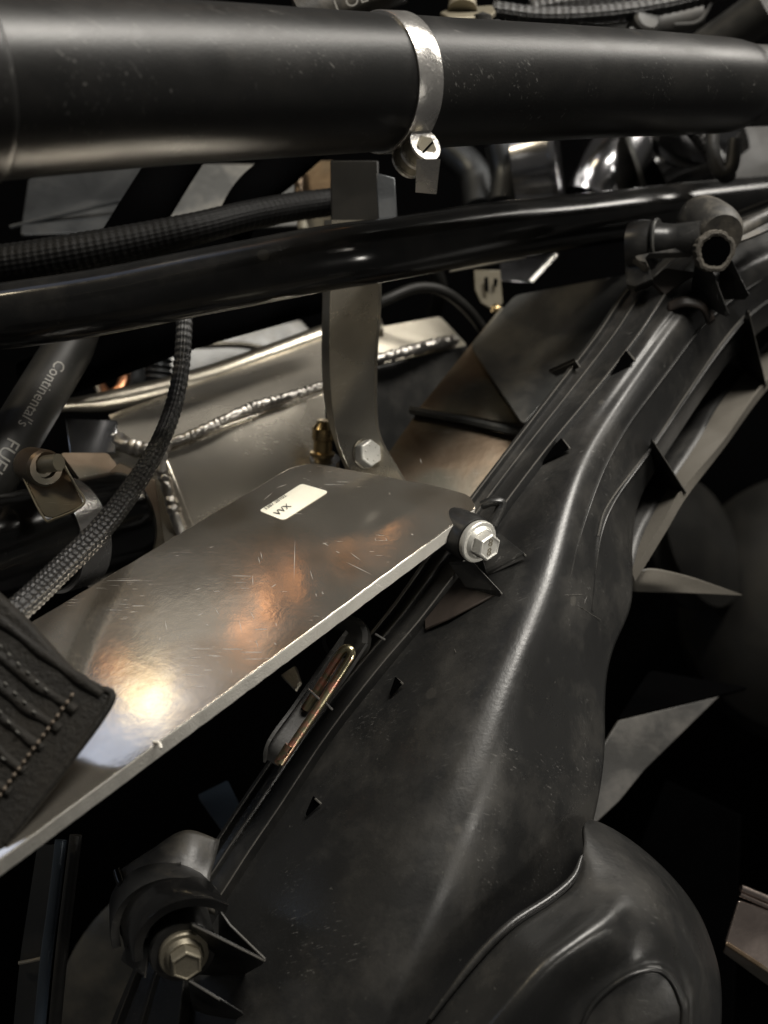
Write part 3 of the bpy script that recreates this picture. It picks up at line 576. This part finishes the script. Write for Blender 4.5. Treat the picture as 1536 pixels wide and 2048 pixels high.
# side channel outside the rim, with webs
R_ = col(7, 0, 8)
inner = [W(1620, 640, .82), W(1540, 690, .80), W(1445, 800, .755), W(1398, 880, .725), W(1345, 962, .70), W(1290, 1060, .675), W(1264, 1140, .655)]
outer = [W(1700, 640, .80), W(1610, 700, .78), W(1530, 775, .75), W(1448, 888, .715), W(1370, 985, .68), W(1330, 1052, .665), W(1268, 1155, .650)]
strip('side_channel', inner, outer, [(0, -.003), (0, 0), (.9, 0), (.92, .003), (1, .003), (1, -.003)], M['pale'], t, 25, 8)  # paler than the housing: the light on this strip is put into its colour
loft('side_wall', [[a + (W(768, 1000, .7) - W(768, 1000, .69)) * .2, a.lerp(b, .5) + D(0, 0, -1) * .03, b] for a, b in zip([SD[i][7] for i in (0, 1, 3, 4, 5, 6, 7)], inner)], M['plastic'], t, 6, 4, .002)
def web(pts, th=.0022, m='plastic', name='web', par=None): return prism(name, [W(*p) for p in pts], D(-.5, .8, 0) * th, M[m], par or t, .0004) if m != 'plastic' else (tube('worn_edge', [W(*p) for p in pts[:3 if len(pts) < 5 else 2]], .0005, M['edge'], t, 6, 3, smooth=False), prism(name, [W(*p) for p in pts], D(-.5, .8, 0) * th, M[m], par or t, .0004))[1]
web([(1306, 882, .662), (1372, 985, .678), (1345, 1010, .71), (1290, 960, .71)])
web([(1497, 622, .715), (1532, 772, .748), (1500, 775, .79), (1470, 700, .77)])
# small dark triangles laid on the shell as the shade of webs and tabs
SHELL = bpy.data.objects['shell']; SP = []
for v in list(SHELL.data.vertices)[::3]:
    q = CM.inverted() @ (v.co + WL['shell']); SP.append((768 - q.x / q.z * F, 1024 + q.y / q.z * F, -q.z))
SP = np.array(SP)
def sd(px, py): return float(SP[((SP[:, 0] - px) ** 2 + (SP[:, 1] - py) ** 2).argmin()][2])
def on(px, py, h=0): return W(px, py, sd(px, py) - h)
def shade_notch(a, b, c):
    o = prism('shade_notch', [on(*a, .0006), on(*b, .0045), on(*c, .0050)], D(-.5, .7, -.5) * .0020, M['dark'], t, .0003)
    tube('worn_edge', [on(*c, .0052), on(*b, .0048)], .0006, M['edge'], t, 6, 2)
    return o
for (a, b, c) in [((1080, 930), (1140, 898), (1126, 880)), ((1212, 762), (1270, 722), (1256, 704)), ((782, 1394), (806, 1368), (794, 1358)), ((614, 1634), (642, 1608), (630, 1597))]: shade_notch(a, b, c)
web([(1100, 745, .700), (1152, 722, .672), (1160, 735, .672), (1112, 753, .700)], .002)
# lobe: volute in the bottom right
LB = [
 [(800, 2130, .492), (860, 2035, .497), (945, 1925, .503), (1020, 1848, .510), (1100, 1795, .520), (1148, 1752, .530), (1168, 1690, .540), (1178, 1640, .562), (1250, 1672, .575), (1330, 1738, .578), (1392, 1815, .575), (1428, 1900, .57), (1443, 1980, .565), (1438, 2090, .56), (1400, 2200, .555)],
 [(870, 2150, .478), (930, 2060, .480), (1000, 1975, .484), (1060, 1900, .490), (1120, 1850, .498), (1170, 1805, .508), (1205, 1760, .520), (1230, 1725, .535), (1285, 1745, .540), (1335, 1790, .540), (1375, 1850, .536), (1402, 1915, .53), (1414, 1985, .525), (1408, 2090, .52), (1375, 2190, .515)],
 [(940, 2160, .472), (990, 2080, .472), (1045, 2000, .474), (1100, 1935, .478), (1160, 1885, .484), (1215, 1845, .492), (1250, 1820, .502), (1280, 1815, .508), (1315, 1830, .512), (1345, 1862, .514), (1368, 1905, .512), (1385, 1950, .508), (1392, 2000, .504), (1385, 2090, .50), (1350, 2180, .495)],
 [(1040, 2170, .490), (1080, 2100, .490), (1115, 2040, .490), (1155, 1985, .492), (1205, 1945, .494), (1250, 1922, .496), (1280, 1912, .498), (1300, 1910, .500), (1320, 1912, .502), (1340, 1925, .504), (1358, 1950, .504), (1370, 1980, .502), (1378, 2010, .500), (1370, 2090, .498), (1340, 2170, .496)],
 [(1110, 2170, .492), (1140, 2105, .492), (1160, 2060, .492), (1185, 2010, .493), (1225, 1972, .494), (1262, 1950, .495), (1290, 1942, .496), (1305, 1940, .497), (1320, 1943, .498), (1336, 1955, .499), (1350, 1975, .499), (1360, 2000, .498), (1366, 2025, .497), (1358, 2090, .496), (1325, 2160, .495)],
 [(1230 + (x - 1240) * .3, 2070 + (y - 2050) * .3, .492) for (x, y, _) in [(1110, 2170, 0), (1140, 2105, 0), (1160, 2060, 0), (1185, 2010, 0), (1225, 1972, 0), (1262, 1950, 0), (1290, 1942, 0), (1305, 1940, 0), (1320, 1943, 0), (1336, 1955, 0), (1350, 1975, 0), (1360, 2000, 0), (1366, 2025, 0), (1358, 2090, 0), (1325, 2160, 0)]], [(1230 + (x - 1240) * .005, 2070 + (y - 2050) * .005, .4915) for (x, y, _) in [(1110, 2170, 0), (1140, 2105, 0), (1160, 2060, 0), (1185, 2010, 0), (1225, 1972, 0), (1262, 1950, 0), (1290, 1942, 0), (1305, 1940, 0), (1320, 1943, 0), (1336, 1955, 0), (1350, 1975, 0), (1360, 2000, 0), (1366, 2025, 0), (1358, 2090, 0), (1325, 2160, 0)]]]
loft('rounded_lobe', [[W(*p) for p in r] for r in LB], M['plastic'], t, 8, 8, .003)
tube('lobe_seam', [W(x, y, d - .0035) for x, y, d in [(860, 2037, .497), (945, 1927, .503), (1020, 1850, .510), (1100, 1797, .520), (1146, 1756, .528), (1164, 1712, .536)]], [.0012, .0020, .0022, .0022, .0018, .0008], M['plastic'], t, 14, 8)
tube('lobe_lip', [W(x, y, d - .0005) for x, y, d in LB[4][1:]], .0011, M['plastic'], t, 10, 6)
for P in ([(1112, 1198), (1135, 1203), (1162, 1215), (1185, 1230), (1202, 1240)], [(1181, 1178), (1172, 1198), (1163, 1222)], [(1110, 1190), (1150, 1190), (1190, 1186)], [(980, 1445), (985, 1480)], [(905, 1290), (912, 1305)]):
    tube('scratch', [on(x, y, .0001) for x, y in P], .00016, M['edge'], t, 4, 4)
# ---- bolt boss beside the plate corner
ax1 = D(.58, -.33, .74); bc = W(958, 1084, .590)
lathe('bolt_boss', bc - ax1 * .006, ax1, [(.0128, -.025), (.0128, 0), (.0120, .0025), (.006, .0025)], M['plastic'], t, 40)
b1 = bolt_flange('flange_bolt', bc, ax1, t, M['zinc'], lettering='88', label='clean pale flange bolt marked 8 8 at the plate corner', turn=.3)
web([(972, 1046, sd(972, 1046) - .014), (1052, 1112, sd(1052, 1112) - .003), (1049, 1118, sd(1049, 1118) - .001), (975, 1152, sd(975, 1152) - .001), (955, 1080, .60)], .002)
web([(948, 1128, sd(948, 1128) - .014), (1004, 1188, sd(1004, 1188) - .003), (1000, 1194, sd(1000, 1194) - .001), (935, 1180, sd(935, 1180) - .001), (900, 1130, .60)], .002)
web([(x, y, sd(x, y) - .0012) for x, y in [(905, 1128), (960, 1140), (995, 1190), (900, 1240), (852, 1262), (850, 1200)]], .0012, 'rust', 'recess_floor')
tube('clip_tab', [W(965, 1010, .600), W(985, 1003, .598), W(1003, 1008, .598), W(985, 1050, .598)], .0045, M['plastic'], t, 12, 5, flat=.6)
tube('recess_rib', [W(905, 1180, .615), W(850, 1270, .60), W(790, 1380, .60)], [.0022, .0018, .0008], M['plastic'], t, 8, 5)
# ---- lower left boss group
ax2 = D(.30, -.22, .92); b2c = W(368, 1910, .508)
lathe('bolt_boss', b2c - ax2 * .004, ax2, [(.0158, -.030), (.0158, 0), (.0150, .002), (.007, .002)], M['plastic'], t, 40)
b2 = bolt_flange('flange_bolt', b2c, ax2, t, M['dull'], rw=.0116, label='dull olive flange bolt low on the left', turn=.5)
# curved collar plates round the boss
def arc(cx, cy, rx, ry, a0, a1, d, dd=0, n=9, rot=0):
    P = []
    for k in range(n):
        a = R(a0 + (a1 - a0) * k / (n - 1)); x = rx * math.cos(a); y = -ry * math.sin(a); c_, s_ = math.cos(R(rot)), math.sin(R(rot))
        P.append(W(cx + x * c_ - y * s_, cy + x * s_ + y * c_, d + dd * k / (n - 1)))
    return P
strip('collar', arc(395, 1905, 118, 100, 60, 190, .500), arc(360, 1850, 122, 100, 60, 190, .525), [(0, 0), (0, .002), (.06, .0025), (.5, .001), (1, 0), (1, -.002), (0, -.002)], M['gloss'], t, 30, 6)
strip('collar', arc(352, 1868, 122, 105, 50, 195, .522), arc(330, 1815, 112, 90, 50, 195, .54), [(0, 0), (0, .002), (.1, .0022), (1, 0), (1, -.002), (0, -.002)], M['plastic'], t, 30, 6)
loft('shroud', [[W(232, 1745, .545), W(300, 1700, .548), W(370, 1660, .552), W(440, 1680, .556)], [W(245, 1775, .538), W(305, 1735, .54), W(380, 1712, .544), W(430, 1720, .55)], [W(238, 1840, .536), W(295, 1775, .536), W(365, 1760, .538), W(420, 1765, .54)], [W(250, 1900, .54), W(290, 1850, .54), W(370, 1820, .54), W(430, 1830, .54)]], M['plastic_worn'], t, 6, 6, .003)
tube('shroud_rim', [W(234, 1742, .543), W(240, 1762, .539), W(246, 1775, .537), W(240, 1800, .537), W(234, 1830, .536)], .0022, M['gloss'], t, 10, 6)
for P in ([(305, 1741, .538), (345, 1730, .538), (362, 1727, .538)], [(292, 1771, .533), (320, 1762, .533), (345, 1759, .533)]): tube('step_edge', [W(*p) for p in P], .0007, M['grey'], t, 6, 3)
web([(385, 1850, .502), (530, 1922, .498), (525, 1930, .502), (480, 1955, .535), (400, 1950, .54)], .002)
web([(440, 1822, .505), (460, 1850, .503), (530, 1918, .498), (440, 1880, .53)], .0015)
web([(378, 1962, .502), (440, 2000, .500), (488, 2030, .498), (460, 2050, .54), (390, 2030, .54)], .002)
web([(255, 1900, .515), (300, 1880, .51), (290, 1955, .51), (245, 1925, .515)], .002)
# ---- twin clamp ears at the top right
t4 = t
ea = D(.15, -.35, .9)
lathe('ear', W(1300, 490, .690), D(.80, -.05, .45), [(.0125, -.012), (.0150, -.012), (.0158, -.004), (.0150, .002), (.0120, .003), (.0112, .006), (0, .006)], M['plastic'], t, 40)
lathe('ear_ring', W(1312, 480, .684), D(.80, -.05, .45), [(.0128, 0), (.0134, .0012), (.0125, .002)], M['greyp'], t, 40)
tube('ear_barrel', [W(1310, 482, .684), W(1350, 480, .680), W(1405, 476, .672)], [.0115, .0098, .0105], M['plastic'], t, 28, 4)
prism('ear_leg', [W(*p) for p in [(1248, 480, .695), (1262, 455, .695), (1296, 520, .68), (1306, 560, .68), (1270, 575, .69), (1252, 570, .69)]], D(.3, 0, -1) * .016, M['plastic'], t, .001)
prism('ear_ledge', [W(*p) for p in [(1262, 512, .684), (1305, 492, .676), (1385, 488, .672), (1385, 505, .672), (1300, 508, .674), (1292, 516, .676), (1300, 535, .68), (1290, 535, .68)]], D(0, -.5, -.6) * .004, M['plastic_worn'], t, .0006)
ae = D(.05, -.45, .88)
lathe('open_boss', W(1432, 462, .678), ae, [(.0160, -.030), (.0168, -.020), (.0168, -.004), (.0158, .004), (.0140, .008), (.0125, .012)], M['plastic_worn'], t, 48)
rg = random.Random(5); jag = [1 + .04 * math.sin(k * .4) * math.sin(k * .27 + 1) + rg.uniform(-.045, .045) for k in range(48)]
def jd(th, h): return jag[int(th / (2 * math.pi) * 48 + .5) % 48]
eb = W(1430, 503, .662)
lathe('torn_rim', eb, D(.05, -.25, .95), [(.0118, -.008), (.0126, -.002), (.0120, .0008), (.0104, .0012), (.0088, .0005), (.0080, -.006)], M['tan'], t, 48, disp=lambda th, h: jd(th, h))
lathe('bore', eb - D(0, -.25, .95) * .002, D(.0, -.25, .95), [(.0098, -.003), (.0094, .0022), (0, .0024)], M['dark'], t, 32)
web([(1398, 505, .672), (1418, 520, .668), (1460, 630, .668), (1452, 634, .670), (1385, 600, .70)], .003)
web([(1445, 528, .668), (1462, 515, .668), (1500, 590, .672), (1490, 600, .676), (1440, 600, .70)], .003)
tube('boss_arm', [W(1460, 475, .69), W(1500, 450, .70), W(1560, 420, .72)], .0050, M['plastic_worn'], t, 14, 4)
strip('arm_plate', [W(1458, 462, .69), W(1500, 447, .70), W(1580, 430, .72)], [W(1458, 488, .68), W(1500, 475, .69), W(1580, 440, .71)], [(0, 0), (1, 0), (1, -.002), (0, -.002)], M['plastic_worn'], t)
prism('shelf', [W(*p) for p in [(1300, 560, .69), (1330, 535, .69), (1400, 545, .69), (1370, 560, .69), (1330, 590, .69)]], D(0, -.4, -.9) * .003, M['rust'], t, .0005)
loft('hollow', [[W(1335, 605, .685), W(1370, 592, .68), W(1410, 600, .68), W(1432, 640, .685)], [W(1335, 625, .684), W(1370, 612, .678), W(1405, 620, .678), W(1418, 650, .684)]], M['rust'], t, 3, 6, .002)
# ---- wire catch pocket on the flange
pocket = []
strip('catch_pocket', [W(*p) for p in [(690, 1262, .575), (640, 1330, .57), (585, 1410, .56), (535, 1480, .55), (528, 1520, .55)]], [W(*p) for p in [(735, 1290, .575), (690, 1360, .57), (630, 1440, .56), (580, 1510, .55), (560, 1540, .55)]], [(0, -.006), (0, .003), (.12, .003), (.16, -.003), (.86, -.003), (.9, .004), (1, .004), (1, -.006)], M['plastic'], t, 25, 6)
lathe('catch_dome', W(690, 1276, .580), D(-.2, .3, .9), [(.0130, -.006), (.0125, 0), (.010, .002), (0, .0026)], M['rear'], t, 36)
hk = thing('wire_catch', 'yellow plated wire catch hooked into the black housing below the plate', 'catch', W(620, 1420, .555))
tube('wire', [W(*p) for p in [(560, 1528, .546), (600, 1468, .550), (645, 1402, .553), (688, 1336, .556), (702, 1312, .557), (700, 1299, .558), (688, 1299, .559), (674, 1318, .560), (640, 1372, .560), (610, 1418, .562)]], .0023, M['gold'], hk, 16, 10)
tube('wire_end', [W(557, 1525, .548), W(566, 1510, .546), W(578, 1490, .546)], .0022, M['gold'], hk, 12, 4)
for P in ([(616, 1378, .552), (640, 1400, .552)], [(650, 1405, .552), (665, 1420, .552)], [(750, 1268, .56), (770, 1280, .56)]): tube('cross_tie', [W(*p) for p in P], .0006, M['grey'], t, 6, 3)
for P, r, lab in [([(690, 640, .80), (770, 600, .80), (840, 575, .81), (900, 590, .82), (960, 650, .84), (1010, 740, .88)], .004, 'thin dark cable sagging behind the strap foot'), ([(860, 520, .84), (880, 580, .86), (868, 640, .90), (860, 760, .95)], .006, 'short upright dark hose left of the slotted bracket'),
                  ([(1000, 290, .90), (1010, 350, .90), (1005, 410, .89)], .012, 'dark upright pipe left of the polished flange'), ([(900, 300, .95), (950, 350, .94), (960, 420, .92)], .014, 'dark bent pipe behind the clamp tail')]:
    tag(tube('dim_pipe', [W(*p) for p in P], r, M['tank'] if r > .01 else M['rear'], None, 20, 6), lab, 'pipe')
tag(lathe('small_rivet', W(993, 616, .80), D(.1, .3, .9), [(.0035, -.003), (.0035, 0), (.002, .001), (0, .0012)], M['brass'], None, 14), 'small brassy rivet at the top corner of the folded panel', 'rivet')
# ================================================================== 11 things seen round the housing
t = thing('fan_blade', 'pale pointed blade sticking out right of the housing', 'blade', W(1350, 1165, .70))
loft('blade', [[W(1268, 1150, .66), W(1300, 1136, .67), W(1370, 1150, .69), W(1430, 1170, .705), W(1484, 1189, .72)], [W(1266, 1168, .662), W(1310, 1165, .67), W(1370, 1172, .69), W(1430, 1181, .705), W(1484, 1190, .72)], [W(1266, 1184, .668), W(1310, 1185, .675), W(1370, 1187, .69), W(1430, 1189, .705), W(1484, 1191, .72)]], M['pale'], t, 5, 5, .0015)
o = pan('grey_shield', [(1238, 1440, .70), (1440, 1392, .78), (1175, 1660, .68), (1195, 1600, .68), (1215, 1530, .69), (1225, 1480, .7)], M['grey'], None); bpy.data.objects.remove(o)
o = pan('grey_shield', [(1238, 1440, .72), (1440, 1392, .76), (1290, 1540, .71), (1240, 1602, .7), (1170, 1668, .7), (1150, 1640, .7), (1200, 1500, .7)], M['grey'], None); tag(o, 'flat grey plastic shield right of the housing waist', 'shield')
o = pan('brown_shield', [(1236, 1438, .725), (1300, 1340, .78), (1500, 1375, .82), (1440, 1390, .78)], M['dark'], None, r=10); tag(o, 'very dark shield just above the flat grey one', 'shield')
o = lathe('round_drum', W(1640, 1180, 1.0), D(-.35, .35, .87), [(.135, -.08), (.130, -.03), (.105, 0), (.060, .018), (0, .022)], M['rear'], None, 64); tag(o, 'dark round drum at the right edge behind the blade', 'drum')
o = lathe('rusty_pulley', W(1390, 1090, 1.0), D(.6, .25, .6), [(.055, -.02), (.060, -.01), (.050, 0), (.060, .01), (.02, .02), (0, .02)], M['rear'], None, 40); tag(o, 'blurred brownish pulley behind the side channel', 'pulley')
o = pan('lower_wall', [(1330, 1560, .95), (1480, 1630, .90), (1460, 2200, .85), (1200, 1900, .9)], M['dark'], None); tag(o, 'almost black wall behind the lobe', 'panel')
t = thing('metal_clip', 'bright folded metal clip at the lower right edge', 'clip', W(1500, 1850, .66))
pan('face', [(1478, 1800, .66), (1600, 1840, .66), (1560, 1960, .65), (1452, 1885, .65)], M['pink'], t, r=4)
tube('rolled_rim', [W(1482, 1776, .66), W(1540, 1800, .66), W(1600, 1825, .66)], .0022, M['pink'], t, 12, 3)
tube('rolled_rim', [W(1480, 1788, .66), W(1540, 1814, .66), W(1600, 1838, .66)], .0016, M['pink'], t, 12, 3)
pan('lower_fold', [(1450, 1890, .65), (1560, 1962, .65), (1540, 1975, .67), (1445, 1905, .67)], M['brown'], t)
# lower left rails and disc
t = thing('radiator_rails', 'tall dark metal rails under the plate at the lower left', 'rail', W(80, 1850, .56))
strip('flat_rail', [W(75, 1690, .57), W(58, 1800, .565), W(40, 1920, .56), W(24, 2080, .555)], [W(112, 1690, .57), W(98, 1800, .565), W(82, 1920, .56), W(68, 2080, .555)], [(0, 0), (1, 0), (1, -.003), (0, -.003)], M['tank'], t)
tube('round_rail', [W(122, 1680, .56), W(108, 1800, .555), W(92, 1920, .55), W(76, 2090, .545)], .0030, M['blue'], t, 14, 4)
tube('round_rail', [W(152, 1670, .57), W(136, 1800, .565), W(122, 1920, .56), W(106, 2090, .555)], .0032, M['rubber'], t, 14, 4)
tube('cross_edge', [W(38, 1926, .556), W(60, 1922, .555), W(82, 1917, .555)], .0010, M['alu'], t, 8, 3)
o = lathe('dark_disc', W(420, 2080, .72), D(-.15, .25, .95), [(.112, -.01), (.112, 0), (.105, .003), (.04, .004), (0, .004)], M['greyp'], None, 72); tag(o, 'large dark grey disc behind the lower left bolt', 'disc')
o = pan('blue_block', [(395, 1590, .72), (455, 1560, .73), (480, 1610, .70), (445, 1660, .69)], M['blue'], None, r=5); tag(o, 'small blue grey block in the shade left of the flange', 'block')
o = pan('olive_tab', [(560, 1350, .62), (590, 1330, .62), (600, 1360, .60), (588, 1378, .60)], M['alu'], None); tag(o, 'little pale tab peeking from under the plate', 'tab')
